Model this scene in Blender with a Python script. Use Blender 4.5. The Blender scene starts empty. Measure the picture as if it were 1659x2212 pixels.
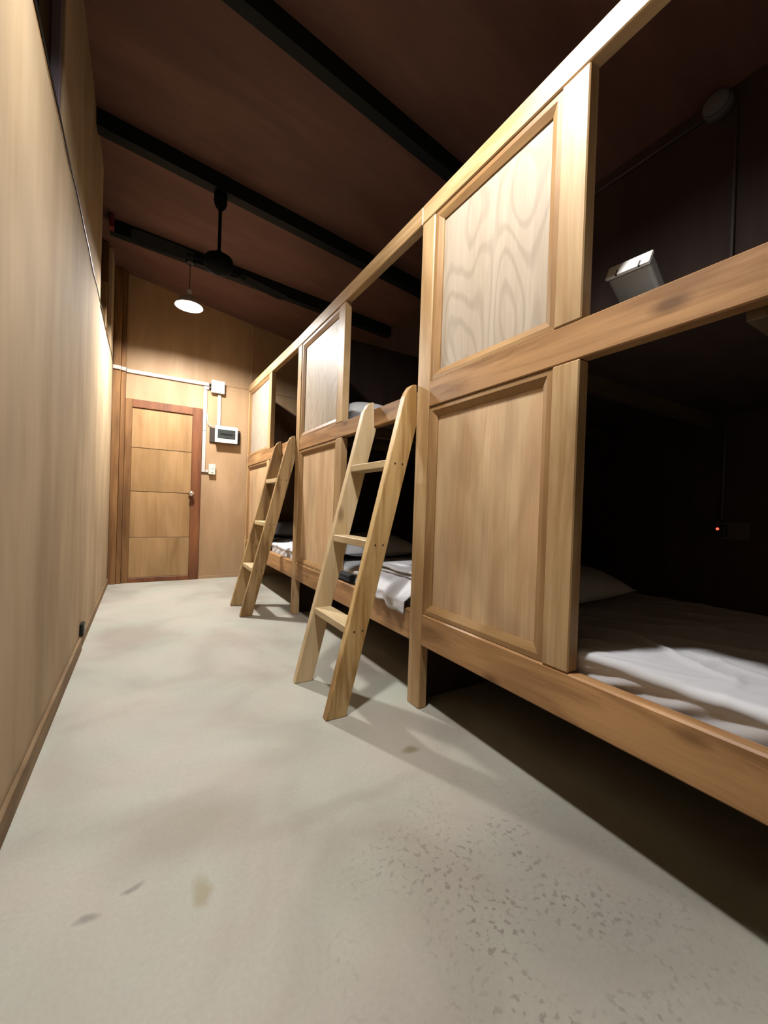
import bpy, bmesh, math, random
from mathutils import Vector, Matrix, noise

random.seed(7)
S = bpy.context.scene
COL = S.collection

# ------------------------------------------------------------------ camera, world, exposure
W_, H_ = 1659, 2212
F_PX = 870.0
R_ = Vector((0.85749618, -0.51337885, 0.03380018))
U_ = Vector((-0.02429315, 0.02522146, 0.99938667))
F_ = Vector((0.51391647, 0.85779137, -0.00915572))
cam_d = bpy.data.cameras.new('camera')
cam = bpy.data.objects.new('camera', cam_d); COL.objects.link(cam)
M = Matrix.Identity(4)
for i in range(3):
    M[i][0] = R_[i]; M[i][1] = U_[i]; M[i][2] = -F_[i]
M[2][3] = 0.95
cam.matrix_world = M
cam_d.sensor_fit = 'HORIZONTAL'
cam_d.sensor_width = 36.0
cam_d.lens = 36.0 * F_PX / W_
cam_d.clip_start = 0.02
S.camera = cam

world = bpy.data.worlds.new('night'); S.world = world
world.use_nodes = True
bg = world.node_tree.nodes['Background']
bg.inputs[0].default_value = (0.01, 0.012, 0.02, 1)
bg.inputs[1].default_value = 0.15

S.view_settings.view_transform = 'Standard'
S.view_settings.look = 'None'
S.view_settings.gamma = 1.0
S.view_settings.use_curve_mapping = False
S.view_settings.exposure = 0.0

LAMP_FAR = (0.34, 4.40, 2.886)
LAMP_NEAR = (0.45, 1.08, 2.95)
LAMP_RADIANCE = {'far': 2450.0, 'near': 1230.0}
LAMP_COLOR = (1.0, 0.98, 0.95)

# ------------------------------------------------------------------ materials
ALB = 0.66          # all pigments share one scale; the lamps carry the brightness
def nodes_of(name):
    m = bpy.data.materials.new(name); m.use_nodes = True
    nt = m.node_tree
    return m, nt, nt.nodes['Principled BSDF']

def N(nt, t, **kw):
    n = nt.nodes.new(t)
    for k, v in kw.items(): setattr(n, k, v)
    return n

def plain(name, col, rough=0.5, metal=0.0, emit=None, strength=0.0, var=0.06, scale=30, spec=0.4):
    m, nt, b = nodes_of(name)
    if metal < 0.5: col = tuple(c * ALB for c in col)
    b.inputs['Roughness'].default_value = rough
    b.inputs['Metallic'].default_value = metal; b.inputs['Specular IOR Level'].default_value = spec
    tc = N(nt, 'ShaderNodeTexCoord'); no = N(nt, 'ShaderNodeTexNoise')
    no.inputs['Scale'].default_value = scale; no.inputs['Detail'].default_value = 3
    nt.links.new(tc.outputs['Object'], no.inputs['Vector'])
    r = N(nt, 'ShaderNodeValToRGB')
    r.color_ramp.elements[0].color = tuple(c * (1 - var) for c in col) + (1,)
    r.color_ramp.elements[1].color = tuple(min(1, c * (1 + var)) for c in col) + (1,)
    nt.links.new(no.outputs['Fac'], r.inputs['Fac'])
    nt.links.new(r.outputs['Color'], b.inputs['Base Color'])
    if emit:
        b.inputs['Emission Color'].default_value = emit + (1,)
        b.inputs['Emission Strength'].default_value = strength
    return m

def wood(name, light, dark, axis='Z', stretch=9.0, base=7.0, knots=0.0, rings=0.0, ringscale=14.0, rough=0.45, contrast=(0.39, 0.62), bump=0.05, blotch=0.25, fibre=0.5, spec=0.3):
    """solid timber or veneer: streaky grain along one object axis, optional knots and cathedral rings"""
    m, nt, b = nodes_of(name)
    L = nt.links.new
    light = tuple(c * ALB for c in light); dark = tuple(c * ALB for c in dark)
    b.inputs['Roughness'].default_value = rough; b.inputs['Specular IOR Level'].default_value = spec
    tc = N(nt, 'ShaderNodeTexCoord'); oi = N(nt, 'ShaderNodeObjectInfo')
    rnd = N(nt, 'ShaderNodeVectorMath', operation='SCALE'); rnd.inputs[0].default_value = (17.3, 9.1, 23.7)
    L(oi.outputs['Random'], rnd.inputs['Scale'])
    add = N(nt, 'ShaderNodeVectorMath', operation='ADD')
    L(tc.outputs['Object'], add.inputs[0]); L(rnd.outputs[0], add.inputs[1])
    sc = [base] * 3; sc['XYZ'.index(axis)] = base / stretch
    mp = N(nt, 'ShaderNodeMapping'); mp.inputs['Scale'].default_value = sc
    L(add.outputs[0], mp.inputs['Vector'])
    n1 = N(nt, 'ShaderNodeTexNoise'); n1.inputs['Scale'].default_value = 1.6
    n1.inputs['Detail'].default_value = 5; n1.inputs['Roughness'].default_value = 0.6; n1.inputs['Distortion'].default_value = 0.7
    L(mp.outputs[0], n1.inputs['Vector'])
    ramp = N(nt, 'ShaderNodeValToRGB'); e = ramp.color_ramp.elements
    e[0].position, e[1].position = contrast
    e[0].color = tuple(dark) + (1,); e[1].color = tuple(light) + (1,)
    L(n1.outputs['Fac'], ramp.inputs['Fac'])
    col = ramp.outputs['Color']
    # fine fibre
    mp2 = N(nt, 'ShaderNodeMapping'); sc2 = [base * 9] * 3; sc2['XYZ'.index(axis)] = base * 9 / (stretch * 3)
    mp2.inputs['Scale'].default_value = sc2; L(add.outputs[0], mp2.inputs['Vector'])
    n2 = N(nt, 'ShaderNodeTexNoise'); n2.inputs['Scale'].default_value = 1.5; n2.inputs['Detail'].default_value = 4
    L(mp2.outputs[0], n2.inputs['Vector'])
    f2 = N(nt, 'ShaderNodeMapRange'); f2.inputs[1].default_value = 0.3; f2.inputs[2].default_value = 0.7
    f2.inputs[3].default_value = 1 - 0.14 * fibre; f2.inputs[4].default_value = 1 + 0.08 * fibre
    L(n2.outputs['Fac'], f2.inputs[0])
    mul = N(nt, 'ShaderNodeMix', data_type='RGBA', blend_type='MULTIPLY'); mul.inputs[0].default_value = 1
    L(col, mul.inputs[6]); L(f2.outputs[0], mul.inputs[7]); col = mul.outputs[2]
    # soft blotches
    n3 = N(nt, 'ShaderNodeTexNoise'); n3.inputs['Scale'].default_value = 2.2; n3.inputs['Detail'].default_value = 2
    mp3 = N(nt, 'ShaderNodeMapping'); sc3 = [1.6] * 3; sc3['XYZ'.index(axis)] = 0.6
    mp3.inputs['Scale'].default_value = sc3
    L(add.outputs[0], mp3.inputs['Vector']); L(mp3.outputs[0], n3.inputs['Vector'])
    f3 = N(nt, 'ShaderNodeMapRange'); f3.inputs[1].default_value = 0.3; f3.inputs[2].default_value = 0.7
    f3.inputs[3].default_value = 1 - blotch; f3.inputs[4].default_value = 1 + blotch * 0.35
    L(n3.outputs['Fac'], f3.inputs[0])
    mul3 = N(nt, 'ShaderNodeMix', data_type='RGBA', blend_type='MULTIPLY'); mul3.inputs[0].default_value = 1
    L(col, mul3.inputs[6]); L(f3.outputs[0], mul3.inputs[7]); col = mul3.outputs[2]
    if rings > 0:
        mp4 = N(nt, 'ShaderNodeMapping'); sc4 = [2.6] * 3; sc4['XYZ'.index(axis)] = 0.75
        mp4.inputs['Scale'].default_value = sc4; L(add.outputs[0], mp4.inputs['Vector'])
        n4 = N(nt, 'ShaderNodeTexNoise'); n4.inputs['Scale'].default_value = 1.3; n4.inputs['Detail'].default_value = 1.2
        L(mp4.outputs[0], n4.inputs['Vector'])
        m4 = N(nt, 'ShaderNodeMath', operation='MULTIPLY'); m4.inputs[1].default_value = ringscale * 6.28
        L(n4.outputs['Fac'], m4.inputs[0])
        s4 = N(nt, 'ShaderNodeMath', operation='SINE'); L(m4.outputs[0], s4.inputs[0])
        r4 = N(nt, 'ShaderNodeMapRange'); r4.inputs[1].default_value = 0.2; r4.inputs[2].default_value = 1.0
        r4.inputs[3].default_value = 1.0; r4.inputs[4].default_value = 1 - rings
        L(s4.outputs[0], r4.inputs[0])
        mul4 = N(nt, 'ShaderNodeMix', data_type='RGBA', blend_type='MULTIPLY'); mul4.inputs[0].default_value = 1
        L(col, mul4.inputs[6]); L(r4.outputs[0], mul4.inputs[7]); col = mul4.outputs[2]
    if knots > 0:
        mk = N(nt, 'ShaderNodeMapping'); sk = [5.5] * 3; sk['XYZ'.index(axis)] = 2.4
        mk.inputs['Scale'].default_value = sk; L(add.outputs[0], mk.inputs['Vector'])
        vo = N(nt, 'ShaderNodeTexVoronoi'); vo.inputs['Scale'].default_value = 0.9
        L(mk.outputs[0], vo.inputs['Vector'])
        rk = N(nt, 'ShaderNodeMapRange'); rk.inputs[1].default_value = 0.05; rk.inputs[2].default_value = 0.14
        rk.inputs[3].default_value = knots; rk.inputs[4].default_value = 0.0
        L(vo.outputs['Distance'], rk.inputs[0])
        mx = N(nt, 'ShaderNodeMix', data_type='RGBA'); L(rk.outputs[0], mx.inputs[0])
        L(col, mx.inputs[6]); mx.inputs[7].default_value = (0.10, 0.045, 0.018, 1); col = mx.outputs[2]
    L(col, b.inputs['Base Color'])
    bp = N(nt, 'ShaderNodeBump'); bp.inputs['Strength'].default_value = bump; bp.inputs['Distance'].default_value = 0.01
    L(n2.outputs['Fac'], bp.inputs['Height']); L(bp.outputs[0], b.inputs['Normal'])
    return m

PINE_L, PINE_D = (0.80, 0.545, 0.285), (0.56, 0.335, 0.145)
RAIL_L, RAIL_D = (0.68, 0.38, 0.165), (0.40, 0.20, 0.078)
M_ = {}
M_['pine_z'] = wood('pine_vertical', PINE_L, PINE_D, 'Z', knots=0.8)
M_['pine_y'] = wood('pine_along', PINE_L, PINE_D, 'Y', knots=0.8)
M_['rail_y'] = wood('rail_timber', RAIL_L, RAIL_D, 'Y', knots=0.8, contrast=(0.40, 0.60))
M_['trim_z'] = wood('moulding_vertical', (0.50, 0.30, 0.13), (0.36, 0.19, 0.075), 'Z')
M_['trim_y'] = wood('moulding_along', (0.50, 0.30, 0.13), (0.36, 0.19, 0.075), 'Y')
M_['ply_pale'] = wood('pale_veneer', (0.60, 0.50, 0.385), (0.54, 0.44, 0.33), 'Z', rings=0.17, ringscale=20, blotch=0.08, rough=0.5)
M_['ply_tan'] = wood('tan_veneer', (0.94, 0.66, 0.385), (0.78, 0.50, 0.275), 'Z', rings=0.10, ringscale=5, blotch=0.25, rough=0.5)  # lower panels brightened; fill for the weak light there is in the colour
M_['ply_wall'] = wood('wall_plywood', (0.57, 0.43, 0.275), (0.50, 0.365, 0.222), 'Z', base=2.6, stretch=7, blotch=0.22, rough=0.85, fibre=0.25, spec=0.06)
M_['ply_end'] = wood('end_wall_plywood', (0.56, 0.365, 0.205), (0.49, 0.305, 0.16), 'Z', base=3, stretch=6, blotch=0.18, rough=0.55, fibre=0.25, spec=0.25)
M_['ply_ceiling'] = wood('ceiling_plywood', (0.215, 0.105, 0.080), (0.175, 0.084, 0.064), 'X', base=3, blotch=0.2, rough=0.7)  # darker than the wall plywood: the ceiling's shade is put into the colour
M_['ply_dark'] = wood('shaded_plywood', (0.080, 0.044, 0.033), (0.06, 0.032, 0.024), 'Z', base=3, blotch=0.2, rough=0.75)  # plywood inside the bunks, with their shade painted into its colour
M_['door'] = wood('door_veneer', (0.52, 0.315, 0.145), (0.42, 0.24, 0.10), 'Z', base=4, blotch=0.22, rings=0.08, ringscale=4, rough=0.4)
M_['door_frame'] = wood('red_brown_frame', (0.30, 0.115, 0.045), (0.20, 0.068, 0.028), 'Z', blotch=0.3)
M_['stud'] = wood('brown_stud', (0.33, 0.165, 0.06), (0.20, 0.09, 0.032), 'Z', blotch=0.35)
M_['ladder_l'] = wood('pale_ladder_pine', (0.98, 0.76, 0.47), (0.82, 0.58, 0.30), 'Z', knots=0.7)
M_['ladder_d'] = wood('golden_ladder_pine', (0.90, 0.62, 0.28), (0.50, 0.28, 0.09), 'Z', knots=0.9, contrast=(0.42, 0.57))
M_['ladder_f'] = wood('brown_ladder_pine', (0.74, 0.50, 0.24), (0.38, 0.215, 0.085), 'Z', knots=0.9, contrast=(0.42, 0.57))
M_['rung'] = wood('rung_pine', (0.95, 0.75, 0.45), (0.80, 0.58, 0.30), 'Y')
M_['steel'] = plain('dark_painted_steel', (0.012, 0.016, 0.017), 0.6, 0.0, spec=0.12)
M_['fan_black'] = plain('matt_black', (0.006, 0.007, 0.008), 0.9, spec=0.06)
M_['dim_pipe'] = plain('shaded_pipe', (0.11, 0.085, 0.08), 0.7)  # pale conduit and socket plate, darkened to paint in the bunk's shade
M_['dim_box'] = plain('shaded_plastic', (0.16, 0.15, 0.15), 0.7)  # white junction box, its colour lowered to stand in for shade
M_['joist'] = wood('rough_joist', (0.16, 0.11, 0.06), (0.11, 0.07, 0.04), 'X')  # joist colour darkened for the shade under the upper bunk
M_['jamb'] = plain('violet_lit_wood', (0.20, 0.16, 0.19), 0.6)  # wooden jamb; its dim violet light is put into the colour
M_['skirting'] = wood('skirting_board', (0.40, 0.275, 0.155), (0.27, 0.17, 0.09), 'Y', rough=0.7, spec=0.1)
M_['trunking'] = plain('ivory_trunking', (0.62, 0.56, 0.51), 0.45, var=0.02)
M_['red'] = plain('red_oxide_primer', (0.20, 0.012, 0.018), 0.6)
M_['white_pl'] = plain('white_plastic', (0.80, 0.80, 0.78), 0.35, var=0.02)
M_['ivory'] = plain('ivory_plastic', (0.76, 0.73, 0.62), 0.35, var=0.02)
M_['smoke'] = plain('smoked_window', (0.05, 0.06, 0.055), 0.12)
M_['black'] = plain('black_plastic', (0.008, 0.008, 0.009), 0.4)
M_['dark_wood'] = plain('dark_backboard', (0.035, 0.022, 0.014), 0.6)
M_['chrome'] = plain('brushed_steel', (0.80, 0.78, 0.74), 0.22, 1.0, var=0.03)
M_['sheet'] = plain('white_cotton', (0.80, 0.80, 0.84), 0.85, var=0.03, scale=12)
M_['pillow'] = plain('pillow_cotton', (0.72, 0.71, 0.72), 0.9, var=0.03, scale=12)
M_['dark_cloth'] = plain('dark_blue_cloth', (0.018, 0.026, 0.04), 0.8, scale=40)
M_['enamel_out'] = plain('shade_enamel', (0.65, 0.62, 0.52), 0.4)
M_['led'] = plain('red_indicator', (0.3, 0.01, 0.01), 0.4, emit=(1.0, 0.04, 0.02), strength=6.0)
M_['box_grey'] = plain('shaded_box_plastic', (0.34, 0.33, 0.29), 0.3, var=0.05)  # body of the white box, greyed to paint in its shaded face

def concrete():
    m, nt, b = nodes_of('polished_concrete'); L = nt.links.new
    tc = N(nt, 'ShaderNodeNewGeometry')
    n1 = N(nt, 'ShaderNodeTexNoise'); n1.inputs['Scale'].default_value = 1.7; n1.inputs['Detail'].default_value = 6; n1.inputs['Distortion'].default_value = 0.6
    L(tc.outputs['Position'], n1.inputs['Vector'])
    r = N(nt, 'ShaderNodeValToRGB'); e = r.color_ramp.elements
    e[0].position = 0.32; e[0].color = (0.262, 0.243, 0.208, 1)
    e[1].position = 0.66; e[1].color = (0.362, 0.353, 0.308, 1)
    mid = r.color_ramp.elements.new(0.5); mid.color = (0.330, 0.316, 0.274, 1)
    L(n1.outputs['Fac'], r.inputs['Fac'])
    # faint pink and green clouds of the trowelled surface
    n5 = N(nt, 'ShaderNodeTexNoise'); n5.inputs['Scale'].default_value = 2.6; n5.inputs['Detail'].default_value = 2
    L(tc.outputs['Position'], n5.inputs['Vector'])
    r5 = N(nt, 'ShaderNodeValToRGB'); r5.color_ramp.elements[0].position = 0.35; r5.color_ramp.elements[1].position = 0.65
    r5.color_ramp.elements[0].color = (1.04, 0.99, 0.97, 1); r5.color_ramp.elements[1].color = (0.97, 1.02, 0.98, 1)
    L(n5.outputs['Fac'], r5.inputs['Fac'])
    mu = N(nt, 'ShaderNodeMix', data_type='RGBA', blend_type='MULTIPLY'); mu.inputs[0].default_value = 1
    L(r.outputs[0], mu.inputs[6]); L(r5.outputs[0], mu.inputs[7])
    # clusters of small dark pits, only in some stretches of the floor
    pit = N(nt, 'ShaderNodeTexNoise'); pit.inputs['Scale'].default_value = 62; pit.inputs['Detail'].default_value = 2.5
    L(tc.outputs['Position'], pit.inputs['Vector'])
    pr = N(nt, 'ShaderNodeMapRange'); pr.inputs[1].default_value = 0.565; pr.inputs[2].default_value = 0.64
    L(pit.outputs['Fac'], pr.inputs[0])
    zone = N(nt, 'ShaderNodeVectorMath', operation='DISTANCE'); zone.inputs[1].default_value = (0.80, 0.62, 0)
    L(tc.outputs['Position'], zone.inputs[0])
    zr = N(nt, 'ShaderNodeMapRange'); zr.inputs[1].default_value = 0.10; zr.inputs[2].default_value = 0.50
    zr.inputs[3].default_value = 1; zr.inputs[4].default_value = 0.04
    L(zone.outputs['Value'], zr.inputs[0])
    zn = N(nt, 'ShaderNodeTexNoise'); zn.inputs['Scale'].default_value = 5.0; zn.inputs['Detail'].default_value = 2
    L(tc.outputs['Position'], zn.inputs['Vector'])
    zz = N(nt, 'ShaderNodeMapRange'); zz.inputs[1].default_value = 0.38; zz.inputs[2].default_value = 0.58
    L(zn.outputs['Fac'], zz.inputs[0])
    m1 = N(nt, 'ShaderNodeMath', operation='MULTIPLY'); L(pr.outputs[0], m1.inputs[0]); L(zr.outputs[0], m1.inputs[1])
    m2 = N(nt, 'ShaderNodeMath', operation='MULTIPLY'); L(m1.outputs[0], m2.inputs[0]); L(zz.outputs[0], m2.inputs[1])
    m3 = N(nt, 'ShaderNodeMath', operation='MULTIPLY'); L(m2.outputs[0], m3.inputs[0]); m3.inputs[1].default_value = 0.95
    mx = N(nt, 'ShaderNodeMix', data_type='RGBA'); L(m3.outputs[0], mx.inputs[0])
    L(mu.outputs[2], mx.inputs[6]); mx.inputs[7].default_value = (0.10, 0.088, 0.07, 1)
    # stains: scuffed brown patch, ochre spot, grey scrapes; broad grey dirt also paints in the dim foreground (x, y, rx, ry, colour, strength)
    col_ = mx.outputs[2]
    wn = N(nt, 'ShaderNodeTexNoise'); wn.inputs['Scale'].default_value = 9; wn.inputs['Detail'].default_value = 4
    L(tc.outputs['Position'], wn.inputs['Vector'])
    wsc = N(nt, 'ShaderNodeVectorMath', operation='MULTIPLY_ADD'); wsc.inputs[1].default_value = (0.08, 0.08, 0); wsc.inputs[2].default_value = (-0.04, -0.04, 0)
    L(wn.outputs['Color'], wsc.inputs[0])
    wp_ = N(nt, 'ShaderNodeVectorMath', operation='ADD'); L(tc.outputs['Position'], wp_.inputs[0]); L(wsc.outputs[0], wp_.inputs[1])
    for (sx_, sy_, rx_, ry_, c_, st_) in ((0.12, 1.28, 0.20, 0.14, (0.20, 0.165, 0.12), 0.55), (0.145, 1.045, 0.022, 0.045, (0.21, 0.17, 0.075), 0.6),
                                         (0.0, 1.137, 0.026, 0.012, (0.14, 0.135, 0.115), 0.7), (-0.088, 1.104, 0.022, 0.014, (0.14, 0.135, 0.115), 0.7),
                                         (0.93, 1.29, 0.045, 0.022, (0.17, 0.14, 0.07), 0.8), (0.70, 0.70, 0.16, 0.28, (0.20, 0.17, 0.135), 0.35),
                                         (1.02, 0.60, 0.30, 0.34, (0.17, 0.157, 0.14), 0.5), (0.45, 0.45, 0.45, 0.22, (0.20, 0.183, 0.16), 0.35), (0.55, 1.15, 0.30, 0.04, (0.22, 0.19, 0.145), 0.35)):
        sb_ = N(nt, 'ShaderNodeVectorMath', operation='SUBTRACT'); L(wp_.outputs[0], sb_.inputs[0]); sb_.inputs[1].default_value = (sx_, sy_, 0)
        dv_ = N(nt, 'ShaderNodeVectorMath', operation='DIVIDE'); L(sb_.outputs[0], dv_.inputs[0]); dv_.inputs[1].default_value = (rx_, ry_, 1)
        ln_ = N(nt, 'ShaderNodeVectorMath', operation='LENGTH'); L(dv_.outputs[0], ln_.inputs[0])
        mr_ = N(nt, 'ShaderNodeMapRange'); mr_.inputs[1].default_value = 0.45; mr_.inputs[2].default_value = 1.25
        mr_.inputs[3].default_value = st_; mr_.inputs[4].default_value = 0.0; L(ln_.outputs['Value'], mr_.inputs[0])
        mm_ = N(nt, 'ShaderNodeMix', data_type='RGBA'); L(mr_.outputs[0], mm_.inputs[0]); L(col_, mm_.inputs[6]); mm_.inputs[7].default_value = c_ + (1,)
        col_ = mm_.outputs[2]
    # fine mottling
    fn = N(nt, 'ShaderNodeTexNoise'); fn.inputs['Scale'].default_value = 90; fn.inputs['Detail'].default_value = 2
    L(tc.outputs['Position'], fn.inputs['Vector'])
    fr = N(nt, 'ShaderNodeMapRange'); fr.inputs[3].default_value = 0.9; fr.inputs[4].default_value = 1.08
    L(fn.outputs['Fac'], fr.inputs[0])
    mf = N(nt, 'ShaderNodeMix', data_type='RGBA', blend_type='MULTIPLY'); mf.inputs[0].default_value = 1
    L(col_, mf.inputs[6]); L(fr.outputs[0], mf.inputs[7])
    L(mf.outputs[2], b.inputs['Base Color'])
    b.inputs['Roughness'].default_value = 0.62
    bp = N(nt, 'ShaderNodeBump'); bp.inputs['Strength'].default_value = 0.08; bp.inputs['Distance'].default_value = 0.02
    L(n1.outputs['Fac'], bp.inputs['Height']); L(bp.outputs[0], b.inputs['Normal'])
    return m
M_['floor'] = concrete()

# ------------------------------------------------------------------ helpers
def finish(name, bm, mat, parent=None, smooth=False):
    """one mesh object, origin at the middle of its bounds, parented keeping its place"""
    xs = [v.co for v in bm.verts]
    lo = Vector((min(c[i] for c in xs) for i in range(3))); hi = Vector((max(c[i] for c in xs) for i in range(3)))
    c = (lo + hi) / 2
    bmesh.ops.translate(bm, verts=bm.verts, vec=-c)
    bmesh.ops.recalc_face_normals(bm, faces=bm.faces)
    me = bpy.data.meshes.new(name); bm.to_mesh(me); bm.free()
    if smooth:
        for p in me.polygons: p.use_smooth = True
    me.materials.append(M_[mat] if isinstance(mat, str) else mat)
    o = bpy.data.objects.new(name, me); COL.objects.link(o)
    o.location = c
    if parent is not None:
        o.parent = parent
        o.matrix_parent_inverse = Matrix.Translation(-world_loc(parent))
    return o

def world_loc(o):
    v = Vector(o.location)
    if o.parent:                       # parents are only translated
        v = v + o.matrix_parent_inverse.translation + world_loc(o.parent)
    return v

def bevel(bm, w, seg=1):
    if w > 0:
        bmesh.ops.bevel(bm, geom=list(bm.edges), offset=w, segments=seg, affect='EDGES', profile=0.5)

def add_box(bm, x0, x1, y0, y1, z0, z1):
    vs = [bm.verts.new((x, y, z)) for x in (x0, x1) for y in (y0, y1) for z in (z0, z1)]
    for f in ((0, 1, 3, 2), (4, 6, 7, 5), (0, 4, 5, 1), (2, 3, 7, 6), (0, 2, 6, 4), (1, 5, 7, 3)):
        bm.faces.new([vs[i] for i in f])

def box(name, x0, x1, y0, y1, z0, z1, mat, parent=None, bev=0.003, seg=1):
    bm = bmesh.new(); add_box(bm, x0, x1, y0, y1, z0, z1); bevel(bm, bev, seg)
    return finish(name, bm, mat, parent)

def prism(name, pts, axis, a, b, mat, parent=None, bev=0.0):
    """polygon pts in the two other axes (cyclic order), extruded along axis from a to b"""
    bm = bmesh.new()
    def P(p, t):
        if axis == 'Y': return (p[0], t, p[1])
        if axis == 'X': return (t, p[0], p[1])
        return (p[0], p[1], t)
    A = [bm.verts.new(P(p, a)) for p in pts]; B = [bm.verts.new(P(p, b)) for p in pts]
    bm.faces.new(A); bm.faces.new(B[::-1])
    n = len(pts)
    for i in range(n): bm.faces.new((A[i], B[i], B[(i + 1) % n], A[(i + 1) % n]))
    if bev: bevel(bm, bev)
    return finish(name, bm, mat, parent)

def add_tube(bm, pts, r, n=10):
    rings = []
    pts = [Vector(p) for p in pts]
    for i, p in enumerate(pts):
        d = (pts[min(i + 1, len(pts) - 1)] - pts[max(i - 1, 0)]).normalized()
        ref = Vector((0, 0, 1)) if abs(d.z) < 0.9 else Vector((1, 0, 0))
        u = d.cross(ref).normalized(); v = d.cross(u)
        rings.append([bm.verts.new(p + r * (math.cos(t) * u + math.sin(t) * v)) for t in [2 * math.pi * k / n for k in range(n)]])
    for a, b in zip(rings, rings[1:]):
        for k in range(n): bm.faces.new((a[k], a[(k + 1) % n], b[(k + 1) % n], b[k]))
    bm.faces.new(rings[0]); bm.faces.new(rings[-1][::-1])

def tube(name, pts, r, mat, parent=None, n=10):
    bm = bmesh.new(); add_tube(bm, pts, r, n); return finish(name, bm, mat, parent, smooth=True)

def lathe(name, prof, c, mat, parent=None, n=28, axis='Z', close=False):
    """prof: list of (radius, height) about the vertical (or other) axis through c"""
    bm = bmesh.new(); rings = []
    for r, h in prof:
        ring = []
        for k in range(n):
            t = 2 * math.pi * k / n; a, b_ = r * math.cos(t), r * math.sin(t)
            p = {'Z': (a, b_, h), 'Y': (a, h, b_), 'X': (h, a, b_)}[axis]
            ring.append(bm.verts.new(Vector(c) + Vector(p)))
        rings.append(ring)
    for a, b_ in zip(rings, rings[1:]):
        for k in range(n): bm.faces.new((a[k], a[(k + 1) % n], b_[(k + 1) % n], b_[k]))
    if prof[0][0] > 1e-5 and not close: bm.faces.new(rings[0])
    if prof[-1][0] > 1e-5 and not close: bm.faces.new(rings[-1][::-1])
    bmesh.ops.remove_doubles(bm, verts=bm.verts, dist=1e-6)
    return finish(name, bm, mat, parent, smooth=True)

def thing(name, label, cat, loc, group=None):
    o = bpy.data.objects.new(name, None); COL.objects.link(o)
    o.location = loc; o.empty_display_size = 0.1
    o['label'] = label; o['category'] = cat
    if group: o['group'] = group
    return o

def tag(o, label, cat, group=None):
    o['label'] = label; o['category'] = cat
    if group: o['group'] = group
    return o

def struct(o):
    o['kind'] = 'structure'; return o

def root_struct(name, loc=(0, 0, 0)):
    o = bpy.data.objects.new(name, None); COL.objects.link(o); o.location = loc; o['kind'] = 'structure'; return o

def copy_tree(o, offset, parent=None):
    c = o.copy(); COL.objects.link(c)
    if parent is None: c.location = Vector(o.location) + Vector(offset)
    else: c.parent = parent
    for ch in list(o.children):
        if ch.name != c.name: copy_tree(ch, offset, c)
    return c

# ------------------------------------------------------------------ room shell
XL, XR, YE, YB = -0.32, 2.44, 5.44, -1.60
def zc(x): return 3.47 - 0.16 * x            # sloping underside of the roof

struct(box('floor', XL - 0.10, XR + 0.10, YB, YE + 0.10, -0.10, 0.0, 'floor', bev=0))
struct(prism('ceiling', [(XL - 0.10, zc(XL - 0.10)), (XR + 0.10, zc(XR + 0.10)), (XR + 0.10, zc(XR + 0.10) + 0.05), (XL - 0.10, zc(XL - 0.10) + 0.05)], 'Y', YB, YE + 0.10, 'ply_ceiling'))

# left wall: tall plywood sheet, then upper sheets with two openings to the night between them
wl = root_struct('wall_left', (XL, 2.0, 0))
box('lower_sheet', XL - 0.09, XL, YB, YE, 0.0, 2.432, 'ply_wall', wl, bev=0.002)
zt = zc(XL) - 0.004
box('upper_sheet', XL - 0.09, XL - 0.003, 2.16, 3.87, 2.446, zt, 'ply_wall', wl, bev=0.002)
box('upper_sheet', XL - 0.09, XL - 0.003, 5.02, YE, 2.446, zt, 'ply_wall', wl, bev=0.002)
box('plate', XL - 0.085, XL - 0.012, YB, YE, 2.432, 2.446, 'dark_wood', wl, bev=0)
box('opening_jamb', XL - 0.045, XL - 0.012, 2.128, 2.16, 2.446, zt, 'jamb', wl)
box('opening_jamb', XL - 0.09, XL - 0.02, 3.87, 3.90, 2.446, zt, 'dark_wood', wl)
box('opening_stud', XL - 0.07, XL - 0.02, 4.66, 4.70, 2.446, 3.0, 'trim_z', wl)
box('opening_stud', XL - 0.09, XL - 0.03, 4.94, 5.02, 2.446, zt, 'stud', wl)
box('opening_sill', XL - 0.09, XL - 0.004, YB, 2.128, 2.446, 2.462, 'trim_y', wl, bev=0.002)

# far wall behind the door: plywood sheets on a backing
wb = root_struct('wall_back', (1.0, YE + 0.06, 0))
prism('wall_core', [(XL - 0.1, 0), (XR + 0.1, 0), (XR + 0.1, zc(XR + 0.1)), (XL - 0.1, zc(XL - 0.1))], 'Y', YE + 0.012, YE + 0.10, 'dark_wood', wb)
prism('plywood_sheet', [(-0.195, 2.095), (0.602, 2.095), (0.602, 0.0), (1.178, 0.0), (1.178, 2.428), (-0.195, 2.428)], 'Y', YE, YE + 0.012, 'ply_end', wb)
box('plywood_sheet', 1.182, XR, YE, YE + 0.012, 0.0, 2.428, 'ply_end', wb, bev=0.001)
prism('plywood_sheet', [(XL, 2.432), (1.178, 2.432), (1.178, zc(1.178) - 0.002), (XL, zc(XL) - 0.002)], 'Y', YE, YE + 0.012, 'ply_end', wb)
prism('plywood_sheet', [(1.182, 2.432), (XR, 2.432), (XR, zc(XR) - 0.002), (1.182, zc(1.182) - 0.002)], 'Y', YE, YE + 0.012, 'ply_end', wb)
box('seam_batten', 1.168, 1.184, YE - 0.006, YE, 2.45, zc(1.184) - 0.01, 'ply_end', wb, bev=0.001)

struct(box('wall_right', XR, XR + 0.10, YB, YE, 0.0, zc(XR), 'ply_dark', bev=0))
struct(box('wall_front', XL, XR, YB - 0.10, YB, 0.0, zc(XL), 'ply_wall', bev=0))

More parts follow.
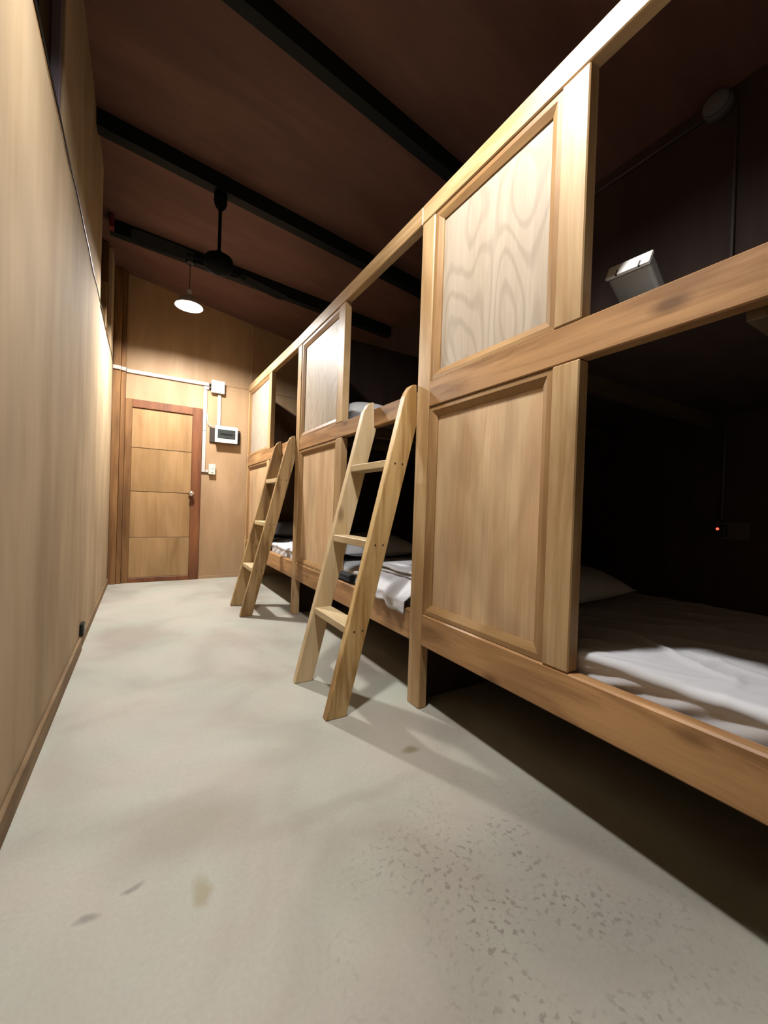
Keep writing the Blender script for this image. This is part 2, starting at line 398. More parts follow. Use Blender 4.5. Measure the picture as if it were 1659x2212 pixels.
# corner studs left of the door
struct(box('trim_1', XL + 0.001, -0.245, YE - 0.07, YE, 0.0, zc(XL) - 0.01, 'stud', bev=0.004))
struct(box('trim_2', -0.243, -0.197, YE - 0.045, YE, 0.0, 3.50, 'stud', bev=0.004))
struct(box('trim_3', 0.604, 1.14, YE - 0.008, YE, 0.0, 0.035, 'ply_end', bev=0.002))

# skirting of the left wall in two lengths
struct(box('baseboard_left', XL, XL + 0.016, YB, 3.10, 0.0, 0.085, 'skirting', bev=0.004))
b2 = struct(box('baseboard_left_far', XL, XL + 0.010, 3.18, YE - 0.08, 0.0, 0.07, 'skirting', bev=0.003))
tag(box('cable_clip', XL, XL + 0.022, 3.10, 3.18, 0.085, 0.165, 'black', bev=0.006), 'small black plastic clip low on the left plywood wall at the skirting joint', 'clip')

# door
dr = root_struct('door_1', (0.2, YE, 0))
box('door_jamb', -0.195, -0.128, YE - 0.035, YE + 0.01, 0.0, 2.095, 'stud', dr)
box('door_jamb', 0.495, 0.602, YE - 0.035, YE + 0.01, 0.0, 2.095, 'door_frame', dr)
box('door_head', -0.128, 0.495, YE - 0.033, YE + 0.01, 2.005, 2.095, 'door_frame', dr)
box('threshold', -0.128, 0.495, YE - 0.03, YE + 0.01, 0.0, 0.055, 'door_frame', dr)
for z0, z1 in ((0.057, 0.516), (0.522, 1.046), (1.052, 1.546), (1.552, 2.003)):
    box('door_panel', -0.127, 0.494, YE - 0.016, YE + 0.010, z0, z1, 'door', dr, bev=0.002)
box('door_core', -0.127, 0.494, YE - 0.004, YE + 0.010, 0.056, 2.004, 'dark_wood', dr, bev=0)
kn = lathe('door_knob', [(0.0, -0.085), (0.020, -0.083), (0.029, -0.070), (0.027, -0.052), (0.012, -0.040), (0.011, -0.016)], (0.50, YE - 0.02, 1.05), 'chrome', dr, n=20, axis='Y')
lathe('rose', [(0.032, -0.022), (0.030, -0.016), (0.0, -0.016)], (0.50, YE - 0.02, 1.05), 'chrome', kn, n=20, axis='Y')

# roof purlins
def purlin(label, y_left, y_right, drop, wdt):
    bm = bmesh.new(); pts = []
    for x, y in ((XL, y_left), (XR - 0.005, y_right)):
        z = zc(x) - 0.001
        pts.append([bm.verts.new((x, y, z)), bm.verts.new((x, y + wdt, z)), bm.verts.new((x, y + wdt, z - drop)), bm.verts.new((x, y, z - drop))])
    a, b = pts
    bm.faces.new(a); bm.faces.new(b[::-1])
    for i in range(4): bm.faces.new((a[i], b[i], b[(i + 1) % 4], a[(i + 1) % 4]))
    return tag(finish('ceiling_beam', bm, 'steel'), label, 'beam', 'dark steel beams under the sloping ceiling')
purlin('dark steel ceiling beam nearest the camera, crossing the top of the picture', 2.00, 2.04, 0.115, 0.07)
purlin('dark steel ceiling beam that the ceiling fan hangs from', 3.30, 3.13, 0.115, 0.085)
purlin('dark steel ceiling beam nearest the door, above the glowing lamp', 4.50, 4.05, 0.12, 0.08)
tag(box('beam_bracket', XL, XL + 0.035, 4.42, 4.497, zc(XL) - 0.125, zc(XL) - 0.012, 'red'), 'small red primed bracket at the left end of the far ceiling beam', 'bracket')

# ------------------------------------------------------------------ lamps
def lamp(pos, top_z, label, power):
    x, y, z = pos
    t = thing('pendant_lamp', label, 'lamp', (x, y, top_z), 'pendant lamps along the corridor')
    sh = lathe('lamp_shade', [(0.022, 0.075), (0.035, 0.072), (0.080, 0.040), (0.125, -0.031), (0.127, -0.035), (0.123, -0.033), (0.077, 0.036), (0.033, 0.066), (0.022, 0.068)], pos, 'enamel_out', t, n=36, close=True)
    lathe('lamp_holder', [(0.0, 0.13), (0.018, 0.128), (0.022, 0.115), (0.022, 0.045), (0.0, 0.044)], pos, 'white_pl', t, n=18)
    tube('cord', [(x, y, z + 0.125), (x, y, top_z - 0.02)], 0.0035, 'black', t, n=8)
    lathe('ceiling_rose', [(0.0, 0.0), (0.045, -0.001), (0.045, -0.018), (0.030, -0.030), (0.0, -0.032)], (x, y, top_z), 'black', t, n=20)
    mb = bpy.data.materials.new('lit_bulb_' + label[:4].strip()); mb.use_nodes = True
    nt = mb.node_tree; nt.nodes.clear()
    em = nt.nodes.new('ShaderNodeEmission'); out = nt.nodes.new('ShaderNodeOutputMaterial')
    em.inputs[0].default_value = LAMP_COLOR + (1,); em.inputs[1].default_value = power
    nt.links.new(em.outputs[0], out.inputs[0])
    bm = bmesh.new(); bmesh.ops.create_icosphere(bm, subdivisions=3, radius=0.075)
    bmesh.ops.scale(bm, verts=bm.verts, vec=(1, 1, 0.28))
    bmesh.ops.translate(bm, verts=bm.verts, vec=Vector(pos) + Vector((0, 0, 0.004)))
    finish('bulb', bm, mb, t, smooth=True)
lamp(LAMP_FAR, zc(LAMP_FAR[0]) - 0.122, 'glowing pendant lamp with shallow shade hanging near the door', LAMP_RADIANCE['far'])
lamp(LAMP_NEAR, zc(LAMP_NEAR[0]) - 0.001, 'pendant lamp with shallow shade above the camera, lighting the near bunk', LAMP_RADIANCE['near'])

# ceiling fan
fx, fy = 0.448, 3.30
fan_top = zc(fx) - 0.116
fan = thing('ceiling_fan', 'black ceiling fan on a long downrod in the middle of the ceiling', 'fan', (fx, fy, fan_top))
lathe('canopy', [(0.0, 0.0), (0.045, -0.001), (0.048, -0.06), (0.040, -0.095), (0.018, -0.125), (0.0, -0.126)], (fx, fy, fan_top), 'fan_black', fan, n=20)
tube('downrod', [(fx, fy, fan_top - 0.12), (fx, fy, 2.83)], 0.0125, 'fan_black', fan)
lathe('motor_housing', [(0.0, 0.085), (0.03, 0.084), (0.045, 0.05), (0.095, 0.04), (0.105, 0.015), (0.105, -0.02), (0.09, -0.045), (0.05, -0.06), (0.0, -0.062)], (fx, fy, 2.755), 'fan_black', fan, n=28)
for ang, ln in ((18.8, 0.60), (184.0, 0.56)):
    ca, sa = math.cos(math.radians(ang)), math.sin(math.radians(ang))
    bm = bmesh.new(); prof = [(0.17, 0.045), (0.25, 0.062), (ln - 0.05, 0.072), (ln, 0.055)]
    up, dn = [], []
    for s, hw in prof:
        for lst, dz in ((up, 0.004), (dn, -0.004)):
            lst.append([bm.verts.new((fx + s * ca - t * hw * sa, fy + s * sa + t * hw * ca, 2.745 + dz + t * hw * 0.12)) for t in (-1, 1)])
    for lst, flip in ((up, False), (dn, True)):
        for a, b in zip(lst, lst[1:]): bm.faces.new((a[0], b[0], b[1], a[1]))
    k = len(prof)
    for side in (0, 1):
        for i in range(k - 1): bm.faces.new((up[i][side], up[i + 1][side], dn[i + 1][side], dn[i][side]))
    for i in (0, k - 1): bm.faces.new((up[i][0], up[i][1], dn[i][1], dn[i][0]))
    bl = finish('blade', bm, 'fan_black', fan)
    bm = bmesh.new()
    pts = [(fx + s * ca, fy + s * sa, 2.752 - 0.04 * s) for s in (0.08, 0.22)]
    add_tube(bm, pts, 0.014, 8); finish('blade_arm', bm, 'fan_black', bl, smooth=True)

# ------------------------------------------------------------------ bunk row
XB = 1.145                  # front plane of posts and rails
PD = 0.048                  # timber depth
def moulding(parent, y0, y1, z0, z1, w=0.045, xf=XB + 0.006, xi=XB + 0.020, xbk=XB + 0.028):
    """four mitred strips whose faces slope back towards the panel"""
    O = [(y0, z0), (y1, z0), (y1, z1), (y0, z1)]
    I = [(y0 + w, z0 + w), (y1 - w, z0 + w), (y1 - w, z1 - w), (y0 + w, z1 - w)]
    m_ = 0.42
    Mi = [tuple(o[k] + (i[k] - o[k]) * m_ for k in (0, 1)) for o, i in zip(O, I)]
    for k in range(4):
        j = (k + 1) % 4
        bm = bmesh.new(); ringA, ringB = [], []
        for q, ring in ((k, ringA), (j, ringB)):
            for p, x in ((O[q], xbk), (O[q], xf), (Mi[q], xf), (I[q], xi), (I[q], xbk)):
                ring.append(bm.verts.new((x, p[0], p[1])))
        n = 5
        for i in range(n): bm.faces.new((ringA[i], ringB[i], ringB[(i + 1) % n], ringA[(i + 1) % n]))
        bm.faces.new(ringA); bm.faces.new(ringB[::-1])
        finish('moulding', bm, 'trim_z' if k in (1, 3) else 'trim_y', parent)

def panel(root, y0, y1, z0, z1, mat, part):
    p = box(part, XB + 0.026, XB + 0.036, y0, y1, z0, z1, mat, root, bev=0)
    moulding(p, y0 + 0.0015, y1 - 0.0015, z0 + 0.0015, z1 - 0.0015)
    return p

def topz(y): return 2.345 if y < 3.4 else 2.345 + (y - 3.4) * 0.024

def bunk(label, y_near, y_far, post, stile, mats, near_post=None, z_mid=(1.43, 1.545)):
    """one two-storey bunk: opening at the camera end, framed panels at the head end"""
    t = thing('bunk_bed', label, 'bunk bed', (XB + 0.6, (y_near + y_far) / 2, 0), 'built-in wooden bunk beds')
    pm = mats['post']
    box('post', XB, XB + PD, post[0], post[1], 0.0, topz(post[0]), pm, t, bev=0.004)
    if near_post: box('post', XB, XB + PD, near_post[0], near_post[1], 0.0, topz(near_post[0]), pm, t, bev=0.004)
    # top rail follows the slightly rising line of the row
    ya, yb = y_near, y_far
    bm = bmesh.new()
    za, zb = topz(ya) + 0.001, topz(yb) + 0.001
    V = [bm.verts.new(c) for c in ((XB - 0.002, ya, za), (XB + PD, ya, za), (XB + PD, ya, za + 0.09), (XB - 0.002, ya, za + 0.09),
                                   (XB - 0.002, yb, zb), (XB + PD, yb, zb), (XB + PD, yb, zb + 0.09), (XB - 0.002, yb, zb + 0.09))]
    for f in ((0, 1, 2, 3), (7, 6, 5, 4), (0, 4, 5, 1), (1, 5, 6, 2), (2, 6, 7, 3), (3, 7, 4, 0)): bm.faces.new([V[i] for i in f])
    bevel(bm, 0.004); finish('top_rail', bm, mats['top'], t)
    r0 = near_post[1] if near_post else y_near
    box('middle_rail', XB, XB + PD, r0 + 0.001, post[0] - 0.001, z_mid[0], z_mid[1], 'rail_y', t, bev=0.004)
    box('lower_rail', XB, XB + PD, r0 + 0.001, post[0] - 0.001, 0.305, 0.455, 'rail_y', t, bev=0.006)
    # stile that closes the opening, one length per storey
    box('stile', XB - 0.001, XB + PD, stile[0], stile[1], 0.456, z_mid[0] - 0.001, 'pine_z', t, bev=0.004)
    box('stile', XB - 0.001, XB + PD, stile[0], stile[1], z_mid[1] + 0.001, topz(stile[0]) - 0.001, 'pine_z', t, bev=0.004)
    panel(t, stile[1] + 0.001, post[0] - 0.001, 0.456, z_mid[0] - 0.001, mats['lower'], 'lower_panel')
    panel(t, stile[1] + 0.001, post[0] - 0.001, z_mid[1] + 0.001, topz(post[0]) - 0.001, mats['upper'], 'upper_panel')
    # sleeping platforms and their joists
    x0, x1 = XB + PD + 0.002, XR - 0.004
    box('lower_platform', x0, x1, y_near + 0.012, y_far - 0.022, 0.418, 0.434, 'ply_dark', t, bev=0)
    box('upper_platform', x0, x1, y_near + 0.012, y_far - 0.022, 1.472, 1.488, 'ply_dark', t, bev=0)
    nj = 4
    for k in range(nj):
        yj = y_near + 0.16 + (y_far - y_near - 0.36) * k / (nj - 1)
        box('joist', x0, x1, yj, yj + 0.04, 1.412, 1.471, 'joist', t, bev=0.002)
    if y_far < YE - 0.05:
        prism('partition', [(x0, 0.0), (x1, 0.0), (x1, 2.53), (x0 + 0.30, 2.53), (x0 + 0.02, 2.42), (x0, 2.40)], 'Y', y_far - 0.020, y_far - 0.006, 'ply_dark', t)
    return t

bunk('wooden bunk bed nearest the camera with pale grained upper panel', -0.36, 1.632, (1.535, 1.632), (0.768, 0.865),
     dict(post='pine_z', top='pine_y', lower='ply_tan', upper='ply_pale'), near_post=(-0.36, -0.263), z_mid=(1.434, 1.556))
bunk('middle wooden bunk bed of the row, between the two ladders', 1.634, 3.47, (3.375, 3.47), (2.505, 2.60),
     dict(post='pine_z', top='pine_y', lower='ply_tan', upper='ply_pale'), z_mid=(1.425, 1.528))
bunk('wooden bunk bed at the far end against the end wall', 3.472, YE - 0.004, (YE - 0.06, YE - 0.004), (4.33, 4.43),
     dict(post='pine_z', top='pine_y', lower='ply_tan', upper='ply_pale'), z_mid=(1.43, 1.545))

# ------------------------------------------------------------------ ladders
def ladder(label, y0, y1, mats, group):
    s = 0.2406; x0 = 0.715; dpt = 0.10; th = 0.040
    t = thing('bunk_ladder', label, 'ladder', (x0 + 0.05, (y0 + y1) / 2, 0), group)
    front = lambda z: x0 + s * z
    zt_ = 1.562
    prof = [(front(0), 0.0), (front(1.50), 1.50)]
    for k in range(1, 6):
        a = math.pi / 2 * k / 5
        prof.append((front(1.50) + 0.012 + 0.045 * (1 - math.cos(a)), 1.50 + (zt_ - 1.50) * math.sin(a)))
    prof += [(XB - 0.003, zt_), (XB - 0.003, 1.418), (XB + 0.018, 1.418), (x0 + dpt, 0.0)]
    zr = (1.185, 0.795, 0.400)
    for ya, yb, mk in ((y0, y0 + th, mats[0]), (y1 - th, y1, mats[1])):
        rl = prism('side_rail', prof, 'Y', ya, yb, mk, t, bev=0.003)
        for z in zr:
            for dx in (0.030, 0.072):
                lathe('screw', [(0.0, -0.0015), (0.0045, -0.001), (0.005, 0.004), (0.0, 0.004)], (front(z) + dx, ya, z - 0.018), 'dark_wood', rl, n=8, axis='Y')
    for z in zr:
        f = front(z)
        box('rung', f + 0.002, f + 0.098, y0 + th + 0.0005, y1 - th - 0.0005, z - 0.036, z, mats[2], t, bev=0.003)
    return t
ladder('pale pine ladder leaning on the middle bunk, the nearer of the two', 1.632, 2.095, ('ladder_d', 'ladder_l', 'rung'), 'wooden ladders leaning on the bunks')
ladder('brown pine ladder leaning on the far bunk, nearer the door', 3.474, 3.925, ('ladder_f', 'ladder_f', 'rung'), 'wooden ladders leaning on the bunks')

# ------------------------------------------------------------------ bedding
def mattress(label, y0, y1, z0, z1, seed, wr=0.006, group='thin mattresses on the bunks', gather=None, creases=()):
    x0, x1 = XB + PD + 0.004, XR - 0.03
    nx, ny = 110, 190
    bm = bmesh.new(); g = []
    r = 0.022
    for i in range(nx + 1):
        row = []
        for j in range(ny + 1):
            # clusters of samples near the rim so that the rounded edge holds
            u = i / nx; v = j / ny
            x = x0 + (x1 - x0) * u; y = y0 + (y1 - y0) * v
            d = min(x - x0, x1 - x, y - y0, y1 - y)
            zz = z1
            if d < r: zz = z1 - r + math.sqrt(max(0, r * r - (r - d) ** 2))
            p = Vector((x * 2.2 + seed, y * 2.2, seed * 1.7))
            n1 = noise.noise(p); n2 = noise.noise(p * 2.7 + Vector((5, 3, 1)))
            ridge = (1 - abs(noise.noise(Vector((x * 5 + y * 4 + seed, y * 1.6 - x * 2.0, 3.1 + seed))))) ** 6
            ridge2 = (1 - abs(noise.noise(Vector((x * 2.0 - y * 7, x * 5 + y * 2 + seed, 8.1 + seed))))) ** 7
            zz += wr * (0.7 * n1 + 0.35 * n2) + wr * 1.3 * ridge + wr * 1.0 * ridge2
            if gather:
                gy, gw = gather
                k = math.exp(-((y - gy) / gw) ** 2) * math.exp(-((x - x0) / 0.16) ** 2)
                zz += 0.0015 * k * math.sin((x - x0) * 120 + (y - gy) * 45)
            for (ax, ay, bx, by, hgt, wid) in creases:
                vx, vy = bx - ax, by - ay; l2 = vx * vx + vy * vy
                tt = max(0.0, min(1.0, ((x - ax) * vx + (y - ay) * vy) / l2))
                dd = math.hypot(x - ax - tt * vx, y - ay - tt * vy)
                zz += hgt * math.exp(-(dd / wid) ** 2) * math.sin(math.pi * min(1, max(0.12, tt)) ) ** 0.4
            row.append(bm.verts.new((x, y, zz)))
        g.append(row)
    for i in range(nx):
        for j in range(ny): bm.faces.new((g[i][j], g[i + 1][j], g[i + 1][j + 1], g[i][j + 1]))
    # sides: pleated skirt down to the platform
    rim = [g[i][0] for i in range(nx)] + [g[nx][j] for j in range(ny)] + [g[i][ny] for i in range(nx, 0, -1)] + [g[0][j] for j in range(ny, 0, -1)]
    prev = rim
    for lvl, f in enumerate((0.12, 0.24, 0.36, 0.48, 0.6, 0.72, 0.84, 1.0)):
        cur = []
        for v in rim:
            zv = v.co.z + (z0 - v.co.z) * f
            w = 0.003 * math.sin(v.co.y * 40 + zv * 60 + seed) * (1 if f < 1 else 0.4)
            if gather: w += 0.0028 * math.sin((zv + (v.co.y - gather[0]) * 0.28) * 150) * math.exp(-((v.co.y - gather[0]) / (gather[1] * 1.4)) ** 2)
            dx = w if abs(v.co.x - x0) < 1e-5 else 0
            cur.append(bm.verts.new((v.co.x + dx + (0.008 if abs(v.co.x - x0) < 1e-5 else 0), v.co.y, v.co.z + (z0 - v.co.z) * f)))
        for i in range(len(rim)):
            j = (i + 1) % len(rim); bm.faces.new((prev[i], prev[j], cur[j], cur[i]))
        prev = cur
    bm.faces.new(prev)
    o = finish('mattress', bm, 'sheet', None, smooth=True)
    return tag(o, label, 'mattress', group)

def pillow(label, c, sx, sy, h, rz, tilt, seed, mat='pillow'):
    n = 26; bm = bmesh.new(); top, bot = [], []
    for i in range(n + 1):
        a, b = [], []
        for j in range(n + 1):
            u, v = 2 * i / n - 1, 2 * j / n - 1
            prof = max(0.0, (1 - abs(u) ** 2.6)) ** 0.55 * max(0.0, (1 - abs(v) ** 2.6)) ** 0.55
            pin = 1 - 0.07 * (u * u * (1 - v * v) * 0 + (1 - u * u) * v * v * 0.8 + (1 - v * v) * u * u * 0.8)
            x, y = u * sx / 2 * pin, v * sy / 2 * pin
            wv = 0.010 * noise.noise(Vector((u * 2.2 + seed, v * 2.2, seed)))
            a.append(bm.verts.new((x, y, h * 0.62 * prof + wv * prof + 0.001)))
            b.append(bm.verts.new((x, y, -h * 0.38 * prof - 0.001)))
        top.append(a); bot.append(b)
    for i in range(n):
        for j in range(n):
            bm.faces.new((top[i][j], top[i + 1][j], top[i + 1][j + 1], top[i][j + 1]))
            bm.faces.new((bot[i][j], bot[i][j + 1], bot[i + 1][j + 1], bot[i + 1][j]))
    rt = [top[i][0] for i in range(n)] + [top[n][j] for j in range(n)] + [top[i][n] for i in range(n, 0, -1)] + [top[0][j] for j in range(n, 0, -1)]
    rb = [bot[i][0] for i in range(n)] + [bot[n][j] for j in range(n)] + [bot[i][n] for i in range(n, 0, -1)] + [bot[0][j] for j in range(n, 0, -1)]
    for i in range(len(rt)):
        j = (i + 1) % len(rt); bm.faces.new((rt[i], rb[i], rb[j], rt[j]))
    bmesh.ops.rotate(bm, verts=bm.verts, cent=(0, 0, 0), matrix=Matrix.Rotation(tilt, 3, 'X'))
    bmesh.ops.rotate(bm, verts=bm.verts, cent=(0, 0, 0), matrix=Matrix.Rotation(rz, 3, 'Z'))
    bmesh.ops.translate(bm, verts=bm.verts, vec=c)
    o = finish('pillow', bm, mat, None, smooth=True)
    return tag(o, label, 'pillow', 'pillows at the heads of the bunks')

mattress('white sheeted mattress on the lower bunk nearest the camera', -0.25, 1.60, 0.435, 0.522, 1.3, 0.004, gather=(0.68, 0.15),
         creases=((1.56, 0.80, 1.38, 0.52, 0.011, 0.012), (1.40, 0.55, 1.33, 0.40, 0.009, 0.012), (1.38, 0.52, 1.54, 0.50, 0.008, 0.012),
                  (1.30, 0.41, 1.42, 0.44, 0.008, 0.012), (1.50, 0.60, 1.46, 0.36, 0.007, 0.013), (1.30, 0.62, 1.42, 0.62, 0.006, 0.011), (1.28, 0.30, 1.50, 0.33, 0.008, 0.012)))
mattress('white sheeted mattress on the lower middle bunk behind the near ladder', 1.66, 3.43, 0.435, 0.525, 4.1, 0.008)
mattress('white sheeted mattress on the lower bunk beside the door end', 3.50, YE - 0.05, 0.435, 0.535, 7.7, 0.008)
mattress('white sheeted mattress on the near upper bunk', -0.25, 1.60, 1.489, 1.545, 2.2, 0.003)
mattress('white sheeted mattress on the middle upper bunk', 1.66, 3.43, 1.489, 1.530, 5.2, 0.002)

pillow('pillow in shadow on the lower bunk nearest the camera', (1.72, 1.28, 0.612), 0.74, 0.50, 0.16, 0.05, 0.10, 1)
pillow('pillow on the lower middle bunk, seen between the ladder rails', (1.70, 3.02, 0.620), 0.74, 0.48, 0.17, 0.0, 0.12, 2)
pillow('white pillow on the middle upper bunk beside the ladder top', (1.46, 2.84, 1.622), 0.50, 0.62, 0.21, 0.05, 0.0, 3)
pillow('pillow on the far lower bunk behind the far ladder', (1.70, 5.00, 0.630), 0.72, 0.48, 0.17, 0.0, 0.12, 4)

# rumpled folded blanket and a dark folded cloth on the lower middle bunk
def folded(name, x0, x1, y0, y1, z0, z1, layers, mat, seed, parent=None, amp=0.010):
    """a stack of soft folds: several thin rounded layers that bulge at the front"""
    bm = bmesh.new(); h = (z1 - z0) / layers
    nu, nv = 16, 22
    for L in range(layers):
        za = z0 + L * h; rows = []
        for i in range(nu + 1):
            t = 2 * math.pi * i / nu
            row = []
            for j in range(nv + 1):
                v = j / nv; y = y0 + (y1 - y0) * v
                cx, cz = math.cos(t), math.sin(t)
                ex = math.copysign(abs(cx) ** 0.35, cx); ez = math.copysign(abs(cz) ** 0.8, cz)
                wob = noise.noise(Vector((y * 6 + seed + L * 3.3, ex * 1.5, L * 1.7)))
                x = (x0 + x1) / 2 + ex * (x1 - x0) / 2 + amp * wob + 0.008 * noise.noise(Vector((L * 5.0, seed, 0)))
                z = za + h / 2 + ez * h * 0.53 + amp * 0.35 * wob
                row.append(bm.verts.new((x, y, z)))
            rows.append(row)
        for i in range(nu):
            for j in range(nv): bm.faces.new((rows[i][j], rows[(i + 1) % nu][j], rows[(i + 1) % nu][j + 1], rows[i][j + 1]))
        bm.faces.new([rows[i][0] for i in range(nu)]); bm.faces.new([rows[i][nv] for i in range(nu - 1, -1, -1)])
    return finish(name, bm, mat, parent, smooth=True)
bl = thing('folded_blanket', 'rumpled white folded blanket at the foot of the lower middle bunk', 'blanket', (1.42, 1.92, 0.53))
folded('blanket_folds', 1.24, 1.62, 1.68, 2.16, 0.542, 0.615, 3, 'sheet', 3.0, bl, 0.014)
# a corner of it falls over the front edge
bm = bmesh.new(); rows = []
for i in range(15):
    s = i / 14
    row = []
    for j in range(31):
        v = j / 30; y = 1.66 + 0.46 * v
        low = 0.425 + 0.085 * v ** 1.5 + 0.008 * math.sin(v * 19)
        z = 0.575 + (low - 0.575) * s
        x = 1.262 - 0.128 * min(1, s * 1.9) ** 0.8 + 0.006 * math.sin(v * 26 + s * 3) + 0.008 * noise.noise(Vector((v * 7, s * 4, 2)))
        row.append(bm.verts.new((x - (0.012 if s > 0.5 else 0), y, z)))
    rows.append(row)
for a, b in zip(rows, rows[1:]):
    for j in range(30): bm.faces.new((a[j], a[j + 1], b[j + 1], b[j]))
fl_ = finish('hanging_corner', bm, 'sheet', bl, smooth=True)
sm = fl_.modifiers.new('thickness', 'SOLIDIFY'); sm.thickness = 0.006
dc = thing('folded_cloth', 'dark blue folded cloth on the edge of the lower middle bunk', 'cloth', (1.17, 2.5, 0.456))
folded('cloth_folds', 1.153, 1.190, 2.32, 2.68, 0.464, 0.512, 2, 'dark_cloth', 9.0, dc, 0.006)

# ------------------------------------------------------------------ electrics on the end wall
jb = thing('junction_box', 'square white junction box on the end wall, right of the door', 'junction box', (0.767, YE, 2.31))
box('box_body', 0.692, 0.842, YE - 0.05, YE, 2.312, 2.460, 'white_pl', jb, bev=0.004)
box('cover', 0.690, 0.844, YE - 0.058, YE - 0.0505, 2.310, 2.462, 'white_pl', jb, bev=0.003)
for zz in (2.36, 2.405):
    lathe('cable_gland', [(0.013, -0.020), (0.013, 0.0)], (0.692, YE - 0.02, zz), 'black', jb, n=12, axis='X')

def trunking(label, runs, lead=False):
    """flat plastic trunking: shallow rounded channel pieces along the wall"""
    t = thing('cable_trunking', label, 'trunking', (runs[0][0], YE, runs[0][2]), 'white cable trunking on the end wall')
    if lead:
        box('channel', -0.243, -0.196, YE - 0.067, YE - 0.0455, 2.386, 2.428, 'trunking', t, bev=0.004, seg=2)
        box('channel', XL + 0.001, -0.244, YE - 0.092, YE - 0.0705, 2.386, 2.428, 'trunking', t, bev=0.004, seg=2)
    for x0, x1, z0, z1 in runs:
        L_ = max(x1 - x0, z1 - z0); n = max(1, round(L_ / 0.45)); vert = (z1 - z0) > (x1 - x0)
        for k in range(n):
            a, b = k / n, (k + 1) / n
            if vert: box('channel', x0, x1, YE - 0.022, YE, z0 + (z1 - z0) * a + 0.0008, z0 + (z1 - z0) * b - 0.0008, 'trunking', t, bev=0.005, seg=2)
            else: box('channel', x0 + (x1 - x0) * a + 0.0008, x0 + (x1 - x0) * b - 0.0008, YE - 0.022, YE, z0, z1, 'trunking', t, bev=0.005, seg=2)
    return t
trunking('long white trunking from the left corner above the door to the junction box', [(-0.195, 0.668, 2.386, 2.428)], lead=True)
trunking('white trunking dropping from the junction box to the distribution board', [(0.772, 0.812, 1.908, 2.306)])
trunking('white trunking running down beside the door frame to the light switch',
         [(0.608, 0.650, 1.318, 2.340), (0.608, 0.668, 2.342, 2.380), (0.652, 0.686, 1.318, 1.354)])
cb = tube('cable', [(0.657, YE - 0.008, 2.05), (0.660, YE - 0.010, 1.97), (0.668, YE - 0.012, 1.925), (0.690, YE - 0.016, 1.900), (0.738, YE - 0.030, 1.896)], 0.006, 'ivory', None, n=8)
tag(cb, 'thin cream cable bending from the conduit into the distribution board', 'cable')

bp_ = thing('distribution_board', 'white electrical distribution board with smoked window on the end wall', 'electrical panel', (0.876, YE, 1.70))
box('backboard', 0.690, 1.052, YE - 0.022, YE, 1.700, 1.880, 'dark_wood', bp_, bev=0.004)
box('enclosure', 0.752, 1.000, YE - 0.075, YE - 0.0225, 1.705, 1.898, 'white_pl', bp_, bev=0.004)
box('front_cover', 0.742, 1.010, YE - 0.090, YE - 0.0755, 1.697, 1.905, 'white_pl', bp_, bev=0.006, seg=2)
wd = box('window', 0.772, 0.980, YE - 0.095, YE - 0.0905, 1.752, 1.862, 'smoke', bp_, bev=0.002)
box('breaker_slot', 0.802, 0.950, YE - 0.0985, YE - 0.0952, 1.796, 1.814, 'black', wd, bev=0.0005)

sw = thing('light_switch', 'cream light switch on the end wall below the distribution board', 'switch', (0.727, YE, 1.30))
box('switch_box', 0.690, 0.764, YE - 0.038, YE, 1.300, 1.424, 'ivory', sw, bev=0.004)
box('face_plate', 0.688, 0.766, YE - 0.046, YE - 0.0385, 1.298, 1.426, 'ivory', sw, bev=0.003)
for zz in (1.325, 1.368):
    box('rocker', 0.715, 0.739, YE - 0.050, YE - 0.0463, zz, zz + 0.032, 'white_pl', sw, bev=0.001)

# thin sagging wire along the seam of the left wall
wp = []
for k in range(40):
    y = 0.9 + (5.36 - 0.9) * k / 39
    wp.append((XL + 0.006, y, 2.437 + 0.006 * math.sin(y * 5.3) + 0.004 * math.sin(y * 13)))
tag(tube('wall_wire', wp, 0.0035, 'black', None, n=6), 'thin dark wire running along the top seam of the left plywood wall', 'wire')

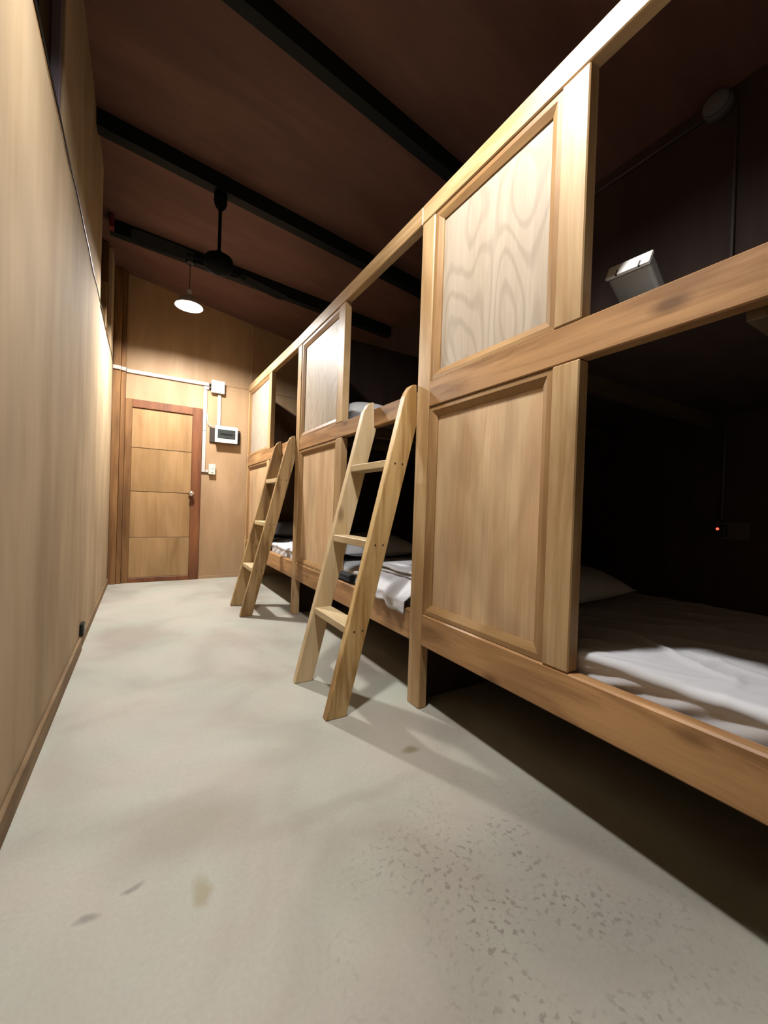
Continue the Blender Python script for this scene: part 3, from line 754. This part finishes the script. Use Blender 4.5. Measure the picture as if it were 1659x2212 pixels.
# wiring inside the near bunk
xw = XR - 0.012
nb = thing('bunk_junction_box', 'round white junction box high on the wall of the near upper bunk', 'junction box', (xw, 0.92, 3.0))
lathe('box_body', [(0.055, -0.05), (0.062, -0.04), (0.062, 0.010), (0.0, 0.010)], (xw, 0.915, 3.005), 'dim_box', nb, n=24, axis='X')
lathe('cover', [(0.0, -0.060), (0.05, -0.058), (0.058, -0.0505), (0.0, -0.0505)], (xw, 0.915, 3.005), 'dim_box', nb, n=24, axis='X')
cw = thing('bunk_conduit', 'thin white conduit down the wall of the near upper bunk', 'conduit', (xw, 0.85, 1.6))
tube('pipe', [(xw, 0.848, 2.96), (xw, 0.842, 1.62)], 0.007, 'dim_pipe', cw)
tube('pipe', [(xw, 0.985, 3.004), (xw, 1.58, 3.004)], 0.007, 'dim_pipe', cw)
ck = thing('bunk_socket', 'shade-darkened wall socket with a glowing red indicator in the near lower bunk', 'socket', (XR, 0.80, 0.86))
box('face_plate', XR - 0.012, XR - 0.0005, 0.735, 0.875, 0.855, 0.940, 'dim_pipe', ck, bev=0.003)
box('plug', XR - 0.050, XR - 0.0125, 0.815, 0.865, 0.870, 0.925, 'black', ck, bev=0.005)
lathe('indicator', [(0.0, -0.004), (0.006, -0.002), (0.006, 0.0), (0.0, 0.0)], (XR - 0.0505, 0.842, 0.905), 'led', ck, n=12, axis='X')
tube('pipe', [(xw, 0.84, 0.945), (xw, 0.84, 1.41)], 0.006, 'dim_pipe', ck)

# ------------------------------------------------------------------ white plastic box leaning behind the near middle rail
px_ = thing('plastic_box', 'small white plastic box with two latches tilted behind the near middle rail', 'box', (1.33, 0.70, 1.56))
A = math.radians(60)
rot = Matrix.Rotation(math.radians(6), 3, 'Z') @ Matrix.Rotation(-A, 3, 'Y')
org = Vector((1.335, 0.707, 1.690))
def tilted(name, x0, x1, y0, y1, z0, z1, mat, bev, seg=2, parent=px_):
    bm = bmesh.new(); add_box(bm, x0, x1, y0, y1, z0, z1); bevel(bm, bev, seg)
    for v in bm.verts: v.co = org + rot @ v.co
    return finish(name, bm, mat, parent)
tilted('box_body', -0.024, 0.026, -0.062, 0.062, -0.070, 0.065, 'box_grey', 0.010, 3)
ld = tilted('lid', -0.026, 0.028, -0.064, 0.064, 0.0655, 0.0765, 'white_pl', 0.004)
for yy in (-0.034, 0.030):
    tilted('latch', -0.0265, -0.004, yy - 0.0025, yy + 0.0025, 0.070, 0.0772, 'black', 0.0006, 1, ld)

print('objects', len(bpy.data.objects))
